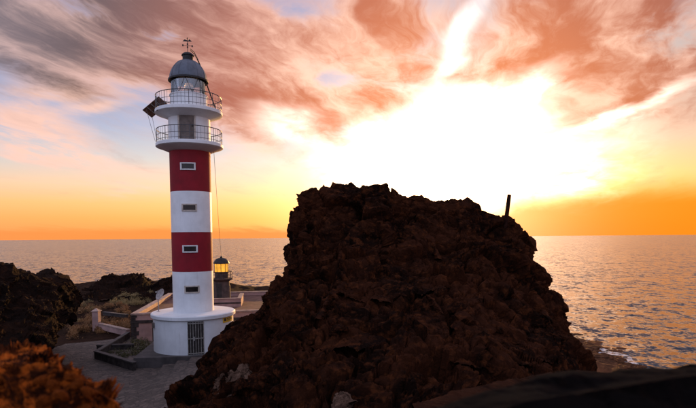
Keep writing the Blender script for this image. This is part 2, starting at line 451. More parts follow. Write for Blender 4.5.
M['bank'] = rock_mat('red_bank', (.016, .006, .0035), (.036, .012, .006), (.06, .02, .009), 1.2, .4)
M['pale_rock'] = rock_mat('pale_rock', (.05, .027, .018), (.13, .075, .052), (.19, .115, .08), 1.6)

def glass(name, tint=(.9, .9, .92), amt=.82):
    m, k, b = material(name); t = m.node_tree
    o = t.nodes['Material Output']; tr = k.new('ShaderNodeBsdfTransparent'); gl = k.new('ShaderNodeBsdfGlossy'); mx = k.new('ShaderNodeMixShader')
    tr.inputs[0].default_value = (*tint, 1); gl.inputs['Roughness'].default_value = .04; gl.inputs['Color'].default_value = (.9, .9, .9, 1)
    fr = k.new('ShaderNodeFresnel'); fr.inputs[0].default_value = 1.5
    k.put(mx.inputs[0], k.m('ADD', k.m('MULTIPLY', fr.outputs[0], .9), (1 - amt) * .4, clamp=True))
    k.l.new(tr.outputs[0], mx.inputs[1]); k.l.new(gl.outputs[0], mx.inputs[2]); k.l.new(mx.outputs[0], o.inputs[0])
    return m
M['glass'] = glass('lantern_glass')
def backlight_glass():
    m, k, b = material('amber_backlight_glow')
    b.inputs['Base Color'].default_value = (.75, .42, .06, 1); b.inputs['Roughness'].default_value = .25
    b.inputs['Emission Color'].default_value = (1.0, .43, .035, 1)  # emission stands in for the sunset shining through the panes, no lamp inside
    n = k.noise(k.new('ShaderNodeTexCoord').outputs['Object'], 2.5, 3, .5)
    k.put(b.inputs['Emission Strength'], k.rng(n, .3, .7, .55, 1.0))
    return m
M['amber'] = backlight_glass()
def lens_mat():
    m, k, b = material('optic_glass')
    b.inputs['Base Color'].default_value = (.75, .70, .62, 1); b.inputs['Roughness'].default_value = .08
    b.inputs['Transmission Weight'].default_value = .75; b.inputs['IOR'].default_value = 1.25
    return m
M['lens'] = lens_mat()
def cobble_mat():
    m, k, b = material('cobbled_paving')
    P = k.new('ShaderNodeTexCoord').outputs['Object']
    Pw = k.v('ADD', P, k.v('SCALE', k.noise(P, 3, 3, .6, out=1), s=.12))
    vo = k.new('ShaderNodeTexVoronoi', feature='DISTANCE_TO_EDGE'); k.put(vo.inputs['Vector'], Pw); vo.inputs['Scale'].default_value = 3.6
    vc = k.new('ShaderNodeTexVoronoi', feature='F1'); k.put(vc.inputs['Vector'], Pw); vc.inputs['Scale'].default_value = 3.6
    r, g, bb = k.sep(vc.outputs['Color'])
    c = k.mix(r, (.050, .036, .029, 1), (.150, .106, .086, 1))
    c = k.mix(k.m('MULTIPLY', k.rng(k.noise(P, .5, 5, .6), .4, .7), .55), c, (.060, .042, .033, 1))
    joint = k.rng(vo.outputs[0], .0, .06)
    c = k.mix(joint, (.04, .03, .026, 1), c)
    k.put(b.inputs['Base Color'], c); b.inputs['Roughness'].default_value = .8
    bp = k.new('ShaderNodeBump'); bp.inputs['Strength'].default_value = .8; bp.inputs['Distance'].default_value = .03
    k.put(bp.inputs['Height'], k.m('ADD', k.rng(vo.outputs[0], 0, .14), k.m('MULTIPLY', k.noise(P, 25, 4, .6), .25))); k.l.new(bp.outputs[0], b.inputs['Normal'])
    return m
M['cobble'] = cobble_mat()
def leaf_mat(name, a, b_):
    m, k, b = material(name)
    oi = k.new('ShaderNodeObjectInfo'); P = k.new('ShaderNodeTexCoord').outputs['Object']
    n = k.noise(P, 6, 3, .6)
    c = k.mix(k.m('ADD', k.m('MULTIPLY', n, .7), k.m('MULTIPLY', oi.outputs['Random'], .3)), (*a, 1), (*b_, 1))
    k.put(b.inputs['Base Color'], c); b.inputs['Roughness'].default_value = .7
    return m
M['leaf'] = leaf_mat('shrub_leaf', (.035, .038, .012), (.13, .105, .030))
M['leaf_dry'] = leaf_mat('dry_shrub_leaf', (.05, .022, .009), (.50, .24, .08))
M['leaf_pale'] = leaf_mat('pale_shrub_leaf', (.07, .05, .02), (.46, .32, .12))
M['stem'] = paint('shrub_stem', (.10, .06, .035), .9, .2, 5)

def sea_mat():
    m, k, b = material('sea_water')
    geo = k.new('ShaderNodeNewGeometry'); P = geo.outputs['Position']
    x, y, z = k.sep(P)
    Q = k.comb(x, k.m('MULTIPLY', y, .8), 0)
    def slope(sc, amt, det):
        c_ = k.noise(Q, sc, det, .6, dist=.3, out=1)
        return k.v('MULTIPLY', k.v('SUBTRACT', c_, (.5, .5, .5)), (amt, amt, 0))
    nn = k.v('ADD', k.v('ADD', slope(.02, .12, 3), slope(.07, .40, 4)), k.v('ADD', slope(.25, 1.25, 4), slope(.9, .9, 3)))
    nn = k.v('NORMALIZE', k.v('ADD', nn, (0, 0, 1)))
    k.l.new(nn, b.inputs['Normal'])
    b.inputs['Base Color'].default_value = (.012, .016, .022, 1); b.inputs['Roughness'].default_value = .20; b.inputs['IOR'].default_value = 1.33; b.inputs['Specular Tint'].default_value = (.74, .65, .65, 1)
    return m
M['sea'] = sea_mat()
def foam_mat():
    m, k, b = material('surf_foam'); t = m.node_tree
    P = k.new('ShaderNodeTexCoord').outputs['Object']
    n = k.noise(P, .55, 6, .68, dist=.6); x, y, z = k.sep(P)
    a = k.rng(n, .43, .55)
    b.inputs['Base Color'].default_value = (.62, .56, .54, 1); b.inputs['Roughness'].default_value = .9
    k.put(b.inputs['Alpha'], a)
    return m
M['foam'] = foam_mat()

# ------------------------------------------------------------------ sea
def build_sea():
    # one sheet to the horizon
    xs = np.array([-60000, -6000, -900, -300, 0, 300, 900, 6000, 60000.]); ys = np.array([-60, 60, 200, 500, 1500, 6000, 20000, 60000.])
    G = np.stack(np.meshgrid(xs, ys, indexing='ij'), -1); G = np.concatenate([G, np.full(G.shape[:2] + (1,), SEA)], -1)
    return tag(obj('sea', gridmesh('sea', G, M['sea'], False)), 'rippled sea reflecting the sunset out to the horizon', kind='structure')
build_sea()

# ------------------------------------------------------------------ ground
LHX, LHY, _ = on(194.6, 346.8, 0.0)
DROOT = math.atan2(LHX, LHY)                         # bearing of the lighthouse
def sstep(a, b, x):
    t = np.clip((x - a) / (b - a), 0, 1); return t * t * (3 - 2 * t)
def ground_z(x, y):
    p = np.stack([x, y, np.zeros_like(x)], 1)
    z = np.full_like(x, -0.9)
    z = z + 1.1 * sstep(44, 62, y) * sstep(-14, -22, x)                          # shrub slope rises behind the path
    near = np.clip(6.3 - .42 * y - .05 * np.abs(x), -0.9, 8)                     # slope under the viewpoint
    z = np.maximum(z, near)
    zr = -0.9 + 5.0 * sstep(-30, -46, x) * (1 - sstep(46, 75, y))                # higher ground on the left
    z = np.maximum(z, zr)
    wob = 3.0 * vnoise(p * .06, 9) + 1.2 * vnoise(p * .25, 10)
    # coast: right-hand cliff, low shelf, then water; seaward edge behind
    xr = 63.5 + wob * .6 + .012 * (y - 125)
    cr = np.where(x < 7, 0, np.where(x < 25, sstep(7, 25, x) * 19.6, 19.6 + (x - 25) / (xr - 25) * 1.6))
    z = z - np.maximum(cr, 0)
    cb = sstep(84, 128, y + wob * 2) * 26 * (1 - sstep(20, 34, x))
    z = z - cb
    z = np.where(x > 25, np.maximum(z, np.where(y < 150, -21.0 - (x - xr + 6) / 6 * .75, -30)), z)
    z = np.where(x > xr + 12, -24.5, z)
    rough = sstep(16, 24, np.hypot(x - LHX, y - LHY + 3)) + .25
    z = z + rough * (.22 * fbm(p * .35, 4, .55, 3) + .05 * fbm(p * 1.7, 3, .5, 4)) * np.where(x > 44, 1.6, 1)
    return z
def build_ground():
    xs = np.arange(-95, 82, .5); ys = np.arange(-9, 165, .5)
    X, Y = np.meshgrid(xs, ys, indexing='ij')
    Z = ground_z(X.reshape(-1), Y.reshape(-1)).reshape(X.shape)
    me = gridmesh('ground', np.stack([X, Y, Z], -1), M['soil'])
    me.materials.append(M['shore'])
    fx = X[:-1, :-1].reshape(-1)
    me.polygons.foreach_set('material_index', (fx > 38).astype(np.int32))
    tag(obj('ground', me), 'dark brown volcanic ground round the lighthouse', kind='structure')
build_ground()

# ------------------------------------------------------------------ lofted rock masses
def resample(P, step, sub=1):
    P = np.array(P, float); d = np.r_[0, np.cumsum(np.linalg.norm(np.diff(P, axis=0), axis=1))]
    n = max(int(d[-1] / step), 8); s = np.linspace(0, d[-1], n)
    return np.stack([np.interp(s, d, P[:, i]) for i in range(3)], 1), s / d[-1]
def loft_rock(name, sil, foot, back, step, rows_f, rows_b, mat, amp, scale=1.0, seed=0, hpow=1.7, vpow=1.7, shrink=.5):
    S, s = resample(sil, step)
    F0, fs = resample(foot, step); F = np.stack([np.interp(s, fs, F0[:, i]) for i in range(3)], 1)
    B = S + np.array(back)[None, :]; B[:, 2] = np.minimum(B[:, 2], S[:, 2] - .5)
    rows = []
    for j in range(rows_b, 0, -1):
        t = j / rows_b
        q = S + (B - S) * np.array([t, t, 0]) ; q[:, 2] = S[:, 2] + (B[:, 2] - S[:, 2]) * sstep(.25, 1.0, np.array(t)) - .15 * t
        rows.append(q)
    for j in range(rows_f + 1):
        t = j / rows_f
        h = .35 * t + .65 * t ** hpow; v = 1 - (1 - t) ** vpow
        q = S + (F - S) * h; q[:, 2] = S[:, 2] + (F[:, 2] - S[:, 2]) * v
        rows.append(q)
    G = np.stack(rows, 1)
    du = np.gradient(G, axis=0); dv = np.gradient(G, axis=1)
    nrm = np.cross(du, dv); nrm /= np.linalg.norm(nrm, axis=-1, keepdims=True) + 1e-9
    if (nrm[..., 1].mean() > 0): nrm = -nrm
    P = G.reshape(-1, 3)
    d = rock_disp(P, amp, seed, scale).reshape(G.shape[:2])
    tt = np.concatenate([-np.linspace(1, 1 / rows_b, rows_b), np.linspace(0, 1, rows_f + 1)])
    sup = 1 - shrink * np.exp(-(tt / .06) ** 2)                # keep the outline where it was traced
    d = d * sup[None, :]
    G = G + nrm * d[..., None]
    G += (np.stack([vnoise(P * 2.3 / scale, seed + 201), vnoise(P * 2.3 / scale, seed + 202), vnoise(P * 2.3 / scale, seed + 203)], 1) * .07 * amp * scale).reshape(G.shape)
    me = gridmesh(name, G, mat, False)
    return obj(name, me), G

sil = [(160, 420, 15), (185, 401, 16.5), (200, 391, 18), (207, 385, 18.5), (213, 372, 20), (219, 363, 21), (228, 350, 22.5), (233, 341, 23.5), (231, 336, 23.5),
       (231, 331, 23.6), (236, 327, 24), (245, 324, 24.3), (249, 317, 25), (257, 310, 25.5), (263, 301, 26), (269, 291, 26.5), (274, 283, 27), (282, 275, 27.5), (289, 270, 28), (288, 255, 28),
       (290, 243, 28), (286, 237, 28), (287, 225, 28), (292, 212, 28), (298, 205, 28), (297, 198, 28), (304, 191, 28.3), (315, 187.5, 28.5), (325, 189, 28.5), (335, 192, 28.5),
       (345, 195, 28.5), (358, 191, 28.7), (367, 187, 29), (377, 183.5, 29), (386, 182.5, 29), (389, 189, 29), (391, 196, 29.2), (400, 197, 29.5), (412, 195.5, 29.5), (425, 196.5, 29.5), (437, 199.5, 29.5),
       (447, 202.5, 29.5), (453, 201, 29.5), (461, 198, 29.5), (471, 200, 29.5), (480, 205.5, 29.5), (490, 212, 29.5), (498, 217, 29.5), (506, 222, 29.5), (515, 220, 29.3), (520, 223, 29.2), (524, 230, 29),
       (526, 239, 29), (532, 247, 29), (532, 257, 28.8), (540, 263, 28.7), (548, 269, 28.6), (546, 280, 28.4), (545, 286, 28.3), (553, 293, 28.2), (558, 302, 28), (560, 312, 27.8), (567, 322, 27.5),
       (574, 335, 27), (581, 345, 26.5), (587, 358, 26), (590, 367, 25.5), (590, 374, 25), (580, 380, 23.5), (560, 386, 21), (530, 396, 18), (490, 415, 14)]
sil = [at(*q) for q in sil]
foot = [at(120, 470, 9.5), at(170, 480, 9), at(230, 490, 8.5), at(300, 500, 8), at(380, 500, 8), at(440, 490, 8.3), at(490, 470, 9), at(510, 455, 10)]
crag, CG = loft_rock('rock_crag', sil, foot, (0, 7, -12), .075, 330, 60, M['rock'], .85, 1.0, 3, shrink=.68)
tag(crag, 'huge dark reddish brown lava crag standing in front of the setting sun', kind='structure')

# nearer outcrops on the crag's face
C3I = np.linalg.inv(C3)
_q = (CG.reshape(-1, 3) - np.array([0, 0, CAMZ])) @ C3I.T
_cx = PW / 2 + FPX * _q[:, 0] / -_q[:, 2]; _cy = PH / 2 + SHIFT * PW - FPX * _q[:, 1] / -_q[:, 2]; _cY = CG.reshape(-1, 3)[:, 1]
def crag_y(px, py, rad=3.0):
    m_ = (np.abs(_cx - px) < rad) & (np.abs(_cy - py) < rad)
    return float(np.percentile(_cY[m_], 8)) if m_.any() else None
def seat(pts, off):
    # rest a rock on the crag's own surface: keep its outline, take the distance from the crag there
    return [(px, py, (crag_y(px, py) or Y_) - off) for px, py, Y_ in pts]
def outcrop(pts, foot_px, seed, label, back=(0, 2.5, -2.5), step=.07, rows=70, amp=.42, scale=.55, m='rock', rb=20, off=.30):
    o, G = loft_rock('rock_outcrop', [at(*q) for q in seat(pts, off)], [at(*q) for q in seat(foot_px, off * .1)], back, step, rows, rb, M[m], amp, scale, seed)
    return tag(o, label, 'rock')
outcrop([(338, 262, 23), (346, 240, 23.5), (352, 229, 23.6), (362, 220, 23.8), (380, 221, 23.9), (398, 224, 24), (418, 228, 24), (432, 238, 23.8), (440, 258, 23.5)],
        [(330, 292, 21.6), (370, 300, 21.2), (420, 298, 21.4), (450, 285, 21.8)], 21, 'squarish block of lava jutting from the crag below its tallest knob', step=.06)
outcrop([(318, 318, 20), (328, 296, 20.4), (345, 284, 20.6), (375, 281, 20.8), (410, 285, 20.8), (432, 296, 20.4), (444, 314, 20)],
        [(310, 345, 18.5), (370, 352, 18.2), (455, 340, 18.5)], 33, 'broad lava ledge halfway down the crag face', step=.06)
outcrop([(455, 330, 21), (470, 302, 21.5), (495, 290, 21.8), (525, 293, 22), (545, 310, 21.8), (556, 335, 21.4)],
        [(450, 362, 19), (500, 370, 18.8), (562, 360, 19.4)], 47, 'rounded lava shoulder on the seaward flank of the crag', step=.07)
for i, (pts, ft) in enumerate([
    ([(214, 388, 17.9), (216, 380, 18), (222, 374, 18.1), (230, 371, 18.2), (238, 376, 18.2), (241, 384, 18.1)], [(212, 394, 17.2), (226, 397, 17.0), (243, 391, 17.2)]),
    ([(230, 378, 17.7), (234, 370, 17.8), (241, 364, 17.9), (247, 364, 17.9), (249, 371, 17.8)], [(229, 386, 17.2), (240, 388, 17.1), (250, 380, 17.2)]),
    ([(332, 402, 13.2), (334, 394, 13.3), (341, 390, 13.4), (349, 393, 13.4), (352, 401, 13.3)], [(330, 407, 12.8), (341, 410, 12.7), (354, 407, 12.8)])]):
    outcrop(pts, ft, 60 + i, ['pale pinkish boulder low on the crag beside the cobbled plaza', 'smaller pale boulder leaning on the pale boulder above the plaza',
                              'pale boulder alone near the foot of the dark crag slope'][i], (0, .8, -.9), .035, 34, .5, .22, 'pale_rock', 12, .22)

# left-hand ridges
o, _ = loft_rock('rock_ridge', [at(*q) for q in [(-60, 268, 26), (-30, 262, 27), (0, 264, 28), (14, 264.5, 28.5), (18, 271, 29), (28, 274.5, 29.5), (38, 278.5, 30), (50, 279.5, 31), (60, 277.5, 32), (68, 276.5, 33),
                  (75, 284, 34), (81, 291, 34.5), (76, 299, 34), (66, 309, 33), (56, 322, 32), (49, 336, 30), (40, 350, 27), (15, 366, 24)]],
                 [at(*q) for q in [(-90, 420, 15), (-40, 420, 15), (-20, 420, 15), (0, 415, 16), (12, 405, 18), (15, 398, 20)]], (-8, 9, -9), .10, 150, 40, M['ridge'], .5, .7, 5, 1.4, 1.5, .7)
tag(o, 'dark jagged lava ridge left of the cobbled path', kind='structure')
o, _ = loft_rock('rock_ridge', [at(*q) for q in [(70, 300, 70), (88, 292, 74), (95, 285, 76), (102, 277, 78), (110, 277, 78), (120, 278.5, 78), (128, 276.5, 78), (136, 280, 77), (143, 286, 76), (150, 285.5, 75), (156, 283, 74), (160, 279.5, 74),
                  (170, 277, 74), (182, 279, 74), (196, 284, 73), (212, 292, 72)]],
                 [at(*q) for q in [(60, 309, 60), (90, 306, 60), (130, 302, 61), (170, 300, 62), (215, 297, 63)]], (0, 14, -9), .16, 90, 30, M['ridge'], .55, 1.3, 8, 1.5, 1.5)
tag(o, 'dark lava knolls between the shrub slope and the sea', kind='structure')

# foreground: scoria slope with a painted warm glow on the left, black ledge on the right
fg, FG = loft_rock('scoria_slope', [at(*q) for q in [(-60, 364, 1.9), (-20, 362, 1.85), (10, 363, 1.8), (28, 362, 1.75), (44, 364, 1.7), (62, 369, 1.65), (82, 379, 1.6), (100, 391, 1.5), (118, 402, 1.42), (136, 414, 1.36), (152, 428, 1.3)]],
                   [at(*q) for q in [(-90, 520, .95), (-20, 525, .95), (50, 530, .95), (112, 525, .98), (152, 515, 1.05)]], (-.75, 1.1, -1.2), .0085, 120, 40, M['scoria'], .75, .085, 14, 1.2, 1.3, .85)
tag(fg, 'red brown scoria slope with painted orange glow close to the viewpoint', kind='structure')
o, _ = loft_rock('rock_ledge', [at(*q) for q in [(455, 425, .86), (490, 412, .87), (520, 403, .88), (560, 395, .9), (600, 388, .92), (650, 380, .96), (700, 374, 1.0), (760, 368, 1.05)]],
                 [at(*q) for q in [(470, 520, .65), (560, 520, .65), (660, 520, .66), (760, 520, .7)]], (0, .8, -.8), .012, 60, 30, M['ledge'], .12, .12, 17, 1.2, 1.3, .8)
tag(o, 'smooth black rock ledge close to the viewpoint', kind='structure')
o, _ = loft_rock('rock_bank', [at(*q) for q in [(420, 420, 6.5), (470, 402, 7.5), (510, 392, 9), (550, 384, 11), (590, 377, 13), (625, 378, 14), (665, 384, 15), (720, 390, 15)]],
                 [at(*q) for q in [(420, 470, 4.5), (500, 470, 4.5), (600, 470, 5), (740, 470, 5)]], (0, 3, -3), .05, 80, 30, M['bank'], .10, .5, 23, 1.2, 1.3)
tag(o, 'reddish brown bank at the foot of the crag', kind='structure')

# loose stones
def stone_mesh(seed, mat, sub=2):
    import bmesh
    bm = bmesh.new(); bmesh.ops.create_icosphere(bm, subdivisions=sub, radius=1.0)
    P = np.array([v.co[:] for v in bm.verts])
    a, b, f = worley(P * 1.1 + seed * 7.3, seed); d = 1 + .35 * f + .18 * vnoise(P * 1.6 + seed, seed)
    for v, k_ in zip(bm.verts, d): v.co = v.co * float(k_)
    for v in bm.verts: v.co.z *= .75
    me = bpy.data.meshes.new('stone'); bm.to_mesh(me); bm.free(); me.materials.append(mat); return me
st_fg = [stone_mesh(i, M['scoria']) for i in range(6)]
st_rk = [stone_mesh(10 + i, M['rock']) for i in range(6)]
rng = np.random.default_rng(5)
def scatter(G, n, meshes, parent, smin, smax, i0=.15, i1=.8, sink=.2):
    nu, nv = G.shape[:2]
    for i in range(n):
        a, b = int(rng.uniform(.04, .96) * nu), int(nv * rng.uniform(i0, i1)); p = G[a, b]
        o = obj('stone', meshes[i % len(meshes)], parent)
        s = smin * (smax / smin) ** (rng.random() ** 1.8); o.location = (p[0], p[1], p[2] + s * sink)
        o.scale = (s * rng.uniform(.8, 1.3), s * rng.uniform(.8, 1.2), s); o.rotation_euler = (rng.uniform(-.5, .5), rng.uniform(-.5, .5), rng.uniform(0, 6))
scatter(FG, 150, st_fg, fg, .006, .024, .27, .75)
scatter(CG, 170, st_rk, crag, .06, .30, .40, .95)

# ------------------------------------------------------------------ plaza and platform
def poly_prism(name, pts, z0, z1, mat, parent=None):
    n = len(pts); v = [(p[0], p[1], z0) for p in pts] + [(p[0], p[1], z1) for p in pts]
    f = [tuple(range(n))[::-1], tuple(range(n, 2 * n))] + [(i, (i + 1) % n, n + (i + 1) % n, n + i) for i in range(n)]
    return obj(name, mesh(name, v, f, mat), parent)
ZP = -0.62
E0, E1 = on(190, 358, 0), on(176, 392, -.1)                         # top step edge, away from the slab
ed = (E1 - E0)[:2]; ed = ed / np.linalg.norm(ed); en = np.array([ed[1], -ed[0]])
if en[0] > 0: en = -en                                              # points to the lower (left) side
def build_plaza():
    xs = np.arange(-34, -2, .09); ys = np.arange(15, 50, .09)
    X, Y = np.meshgrid(xs, ys, indexing='ij')
    s = (X - E0[0]) * en[0] + (Y - E0[1]) * en[1]
    z = np.zeros_like(s)
    for kk in range(3):
        z -= .205 * sstep(0, .05, s - kk * .85)
    t = (X - E0[0]) * ed[0] + (Y - E0[1]) * ed[1]
    ramp = -.62 * sstep(-1.2, 3.6, s)
    f = sstep(1.6, 4.2, t); z = z * (1 - f) + ramp * f
    p = np.stack([X.reshape(-1), Y.reshape(-1), np.zeros(X.size)], 1)
    z = z - .03 + .02 * fbm(p * .6, 3, .5, 44).reshape(X.shape)
    G = np.stack([X, Y, z], -1)
    me = gridmesh('plaza', G, M['cobble'])
    # keep only the paved outline
    import bmesh
    out = [on(60, 342, ZP), on(95, 357, ZP), on(128, 336, ZP), on(150, 338, ZP)]
    bm = bmesh.new(); bm.from_mesh(me)
    poly = [q[:2] for q in (on(40, 352, ZP), on(66, 343.5, ZP), on(97, 340.5, ZP), on(128, 337, ZP), on(150, 337, ZP))] + [np.array(q) for q in [(-12, 43), (-4, 44), (-3, 16), (-13, 16), (-17, 22)]]
    def inside(x, y):
        c = False
        for i in range(len(poly)):
            (x0, y0), (x1, y1) = poly[i], poly[i - 1]
            if (y0 > y) != (y1 > y) and x < (x1 - x0) * (y - y0) / (y1 - y0) + x0: c = not c
        return c
    kill = [fc for fc in bm.faces if not inside(fc.calc_center_median().x, fc.calc_center_median().y)]
    bmesh.ops.delete(bm, geom=kill, context='FACES'); bm.to_mesh(me); bm.free()
    tag(obj('plaza', me), 'cobbled plaza and path stepping down from the lighthouse platform', kind='structure')
build_plaza()
slab = [on(133.5, 358, 0), on(229, 355.5, 0), on(243, 344, 0), on(215, 335, 0), on(160, 336, 0)]
pf = poly_prism('lighthouse_platform', slab, -.9, 0.0, M['slab'])
tag(pf, 'low grey concrete platform under the striped lighthouse', 'platform')

# ------------------------------------------------------------------ the lighthouse
FWD = 1.0
def zr(py, r=0.0, px=194):
    """height on the lighthouse at image row py, for the surface at radius r on the camera side"""
    f = 1 - r / math.hypot(LHX, LHY)
    return at(px, py, LHY * f)[2]
SC = LHY / FPX                                             # metres per pixel at the lighthouse
lh = empty('lighthouse', (LHX, LHY, 0), -DROOT)
tag(lh, 'tall red and white striped lighthouse with two galleries and a round white base', 'lighthouse')
r_dr, r_tw, r_ga = 38.6 * SC, 19.6 * SC, 32.0 * SC
z_dr = zr(321.3, 41 * SC); z_top = z_dr + .30
dg = 2.0
base = MB().lathe([(r_dr, 0.0), (r_dr, z_dr + .02)], 96).build('base_drum', M['white'], lh, True)
MB().lathe([(r_dr - .02, z_dr), (40.6 * SC - .05, z_dr), (40.8 * SC, z_dr + .05), (40.8 * SC, z_top - .06), (40.8 * SC - .06, z_top), (r_tw * .5, z_top + .03)], 96).build('cornice', M['white'], base, True)
# barred gate
gz = z_dr - .06; ga0, ga1 = dg - 11.0, dg + 11.0
gate = MB().arc(r_dr - .05, r_dr + .006, ga0, ga1, .02, gz, 8).build('gate', M['inside'], lh)
for a in np.linspace(ga0 + .5, ga1 - .5, 7):
    t = R(a); rr = r_dr + .03
    MB().tube([(rr * math.sin(t), -rr * math.cos(t), .03), (rr * math.sin(t), -rr * math.cos(t), gz - .01)], .022, 6).build('gate_bar', M['gate'], gate)
for z in (.12, gz * .5, gz - .1):
    MB().arc(r_dr + .04, r_dr + .075, ga0, ga1, z - .03, z + .03, 8).build('gate_rail', M['gate'], gate)
MB().arc(r_dr + .05, r_dr + .10, dg - 3.5, dg - 1.2, gz * .5 - .12, gz * .5 + .12, 2).build('lock_box', M['alu'], gate)
# yellow notice with two lines of small print
s0, s1 = zr(324.0, r_dr * .7, 226), zr(318.4, r_dr * .7, 226)
sg = MB().arc(r_dr + .005, r_dr + .03, 44, 70, s0, s1, 8).build('notice', M['yellow'], base)
for (a, b, c_, d_) in ((46, 51, .25, .75), (53, 57, .5, .7), (53, 60, .25, .4), (58, 62, .5, .72), (63.5, 68, .28, .72)):
    MB().arc(r_dr + .028, r_dr + .034, a, b, s0 + (s1 - s0) * c_, s0 + (s1 - s0) * d_, 3).build('print', M['black'], sg)
MB().arc(r_dr + .005, r_dr + .12, -75, -70, zr(324, 0, 157), zr(319, 0, 157), 2).build('wall_lamp', M['door'], base)
# tower bands
zb = [z_top, zr(272, r_tw, 192), zr(232, r_tw, 191), zr(190.8, r_tw, 190), zr(146.5, r_tw, 189)]
bands = []
for i in range(4):
    b_ = MB().lathe([(r_tw, zb[i]), (r_tw, zb[i + 1])], 72).build('tower_band', M['white' if i % 2 == 0 else 'red'], lh, True); bands.append(b_)
for py, px, i in ((289.3, 192, 0), (248.8, 190.2, 1), (207.5, 189.4, 2), (166.2, 188, 3)):
    zc = zr(py, r_tw, px); a = math.degrees(math.asin(((px - (194.6 - (346.8 - py) * .0235)) * SC) / r_tw)); w = 16.5; hh = .165
    fm = M['frame_white'] if i % 2 else M['frame']
    wd = MB().arc(r_tw - .02, r_tw + .008, a - w, a + w, zc - hh, zc + hh, 6).build('window', M['pane_dark'], bands[i])
    fr = MB()
    fr.arc(r_tw - .01, r_tw + .06, a - w - 4, a - w, zc - hh - .08, zc + hh + .08, 2); fr.arc(r_tw - .01, r_tw + .06, a + w, a + w + 4, zc - hh - .08, zc + hh + .08, 2)
    fr.arc(r_tw - .01, r_tw + .062, a - w, a + w, zc + hh, zc + hh + .08, 6); fr.arc(r_tw - .01, r_tw + .066, a - w, a + w, zc - hh - .08, zc - hh, 6)
    fr.build('window_frame', fm, bands[i])
# galleries
def gallery(zu, zt, zrail, r_in, nm):
    g = MB().lathe([(r_in, zu - .30), (r_in + .10, zu - .27), (r_ga - .20, zu - .05), (r_ga - .03, zu), (r_ga, zu + .03), (r_ga, zt - .03), (r_ga - .03, zt), (r_in - .1, zt)], 96).build(nm, M['white'], lh, True)
    rr = r_ga - .07
    MB().ring(rr, zrail, .026, 96).build('handrail', M['rail'], g, True)
    for q in (.16, .52): MB().ring(rr, zt + (zrail - zt) * q, .015, 96).build('rail_bar', M['rail'], g, True)
    pm = None
    for j in range(56):
        t = 2 * math.pi * j / 56
        if pm is None: pm = mesh('baluster', *(lambda b: (b.v, b.f))(MB().tube([(0, 0, zt - .01), (0, 0, zrail)], .009, 4)), M['rail']); pp = mesh('post', *(lambda b: (b.v, b.f))(MB().tube([(0, 0, zt - .01), (0, 0, zrail + .01)], .022, 6)), M['rail'])
        obj('rail_post' if j % 7 == 0 else 'baluster', pp if j % 7 == 0 else pm, g, (rr * math.sin(t), -rr * math.cos(t), 0))
    return g
zg1u, zg1t, zg1r = zr(142.6, r_ga, 189), zr(138.8, r_ga, 189), zr(124.5, r_ga, 189)
zg2u, zg2t, zg2r = zr(107.6, r_ga, 188), zr(103.8, r_ga, 188), zr(88.8, r_ga, 188)
g1 = gallery(zg1u, zg1t, zg1r, r_tw, 'lower_gallery')
g2 = gallery(zg2u, zg2t, zg2r, r_tw, 'upper_gallery')
wr = MB().lathe([(r_tw + .02, zg1t), (r_tw + .02, zg2u - .28)], 72).build('watch_room', M['white'], lh, True)
wd = MB().arc(r_tw - .02, r_tw + .028, -27, 12, zg1t + .01, zr(113.5, r_tw, 188), 10).build('door', M['door'], wr)
MB().arc(r_tw - .01, r_tw + .07, -31, -27, zg1t + .01, zr(113.0, r_tw, 188), 3).build('door_jamb', M['frame'], wd)
MB().arc(r_tw - .01, r_tw + .07, 12, 16, zg1t + .01, zr(113.0, r_tw, 188), 3).build('door_jamb', M['frame'], wd)
MB().arc(r_tw + .03, r_tw + .09, 6, 9, zg1t + .95, zg1t + 1.1, 2).build('door_handle', M['dark_metal'], wd)
# lantern
r_lw, r_gl, r_dm = 17.6 * SC, 16.4 * SC, 17.6 * SC
z_lw = zr(91.5, r_lw, 188); z_dm = zr(76.0, r_dm, 188)
MB().lathe([(r_lw, zg2t), (r_lw, z_lw - .06), (r_lw + .05, z_lw - .05), (r_lw + .05, z_lw), (r_gl - .12, z_lw + .01)], 72).build('lantern_wall', M['white'], lh, True)
lan = MB().ring(r_gl, z_lw + .02, .03, 64).build('lantern', M['dark_metal'], lh)
n_p = 8
for j in range(n_p):
    a0, a1 = 360 / n_p * j + 12, 360 / n_p * (j + 1) + 12
    MB().arc(r_gl - .012, r_gl, a0, a1, z_lw, z_dm, 5).build('lantern_pane', M['glass'], lan)
    def pt(a, z): return (r_gl * math.sin(R(a)), -r_gl * math.cos(R(a)), z)
    am = (a0 + a1) / 2
    MB().tube([pt(a0, z_lw), pt(am, z_dm)], .022, 5).build('glazing_bar', M['dark_metal'], lan)
    MB().tube([pt(a1, z_lw), pt(am, z_dm)], .022, 5).build('glazing_bar', M['dark_metal'], lan)
opt = [(0.10, z_lw - .02), (.16, z_lw + .1)]
zz = np.linspace(z_lw + .12, z_dm - .18, 15)
for q, z in enumerate(zz): opt.append(((.36 if q % 2 else .31) * (1 - .22 * abs(q - 7) / 7), z))
opt.append((.06, z_dm - .1))
MB().lathe(opt, 28).build('optic', M['lens'], lan, True)
ceil = MB().lathe([(.06, z_dm - .02), (r_dm - .05, z_dm + .0), (r_dm + .1, z_dm - .05), (r_dm + .10, z_dm + .05), (r_dm, z_dm + .10)], 64).build('eaves_ring', M['dark_metal'], lan, True)
z_dt = zr(57.5, .5, 188)
prof = [(r_dm * math.cos(t), z_dm + .08 + (z_dt - z_dm - .08) * math.sin(t)) for t in np.linspace(0, R(84), 14)]
dome = MB().lathe(prof, 64).build('dome', M['dome'], lh, True)
for j in range(12):
    t = R(30 * j)
    MB().tube([((p[0] + .006) * math.sin(t), -(p[0] + .006) * math.cos(t), p[1]) for p in prof], .014, 4).build('dome_rib', M['dome'], dome)
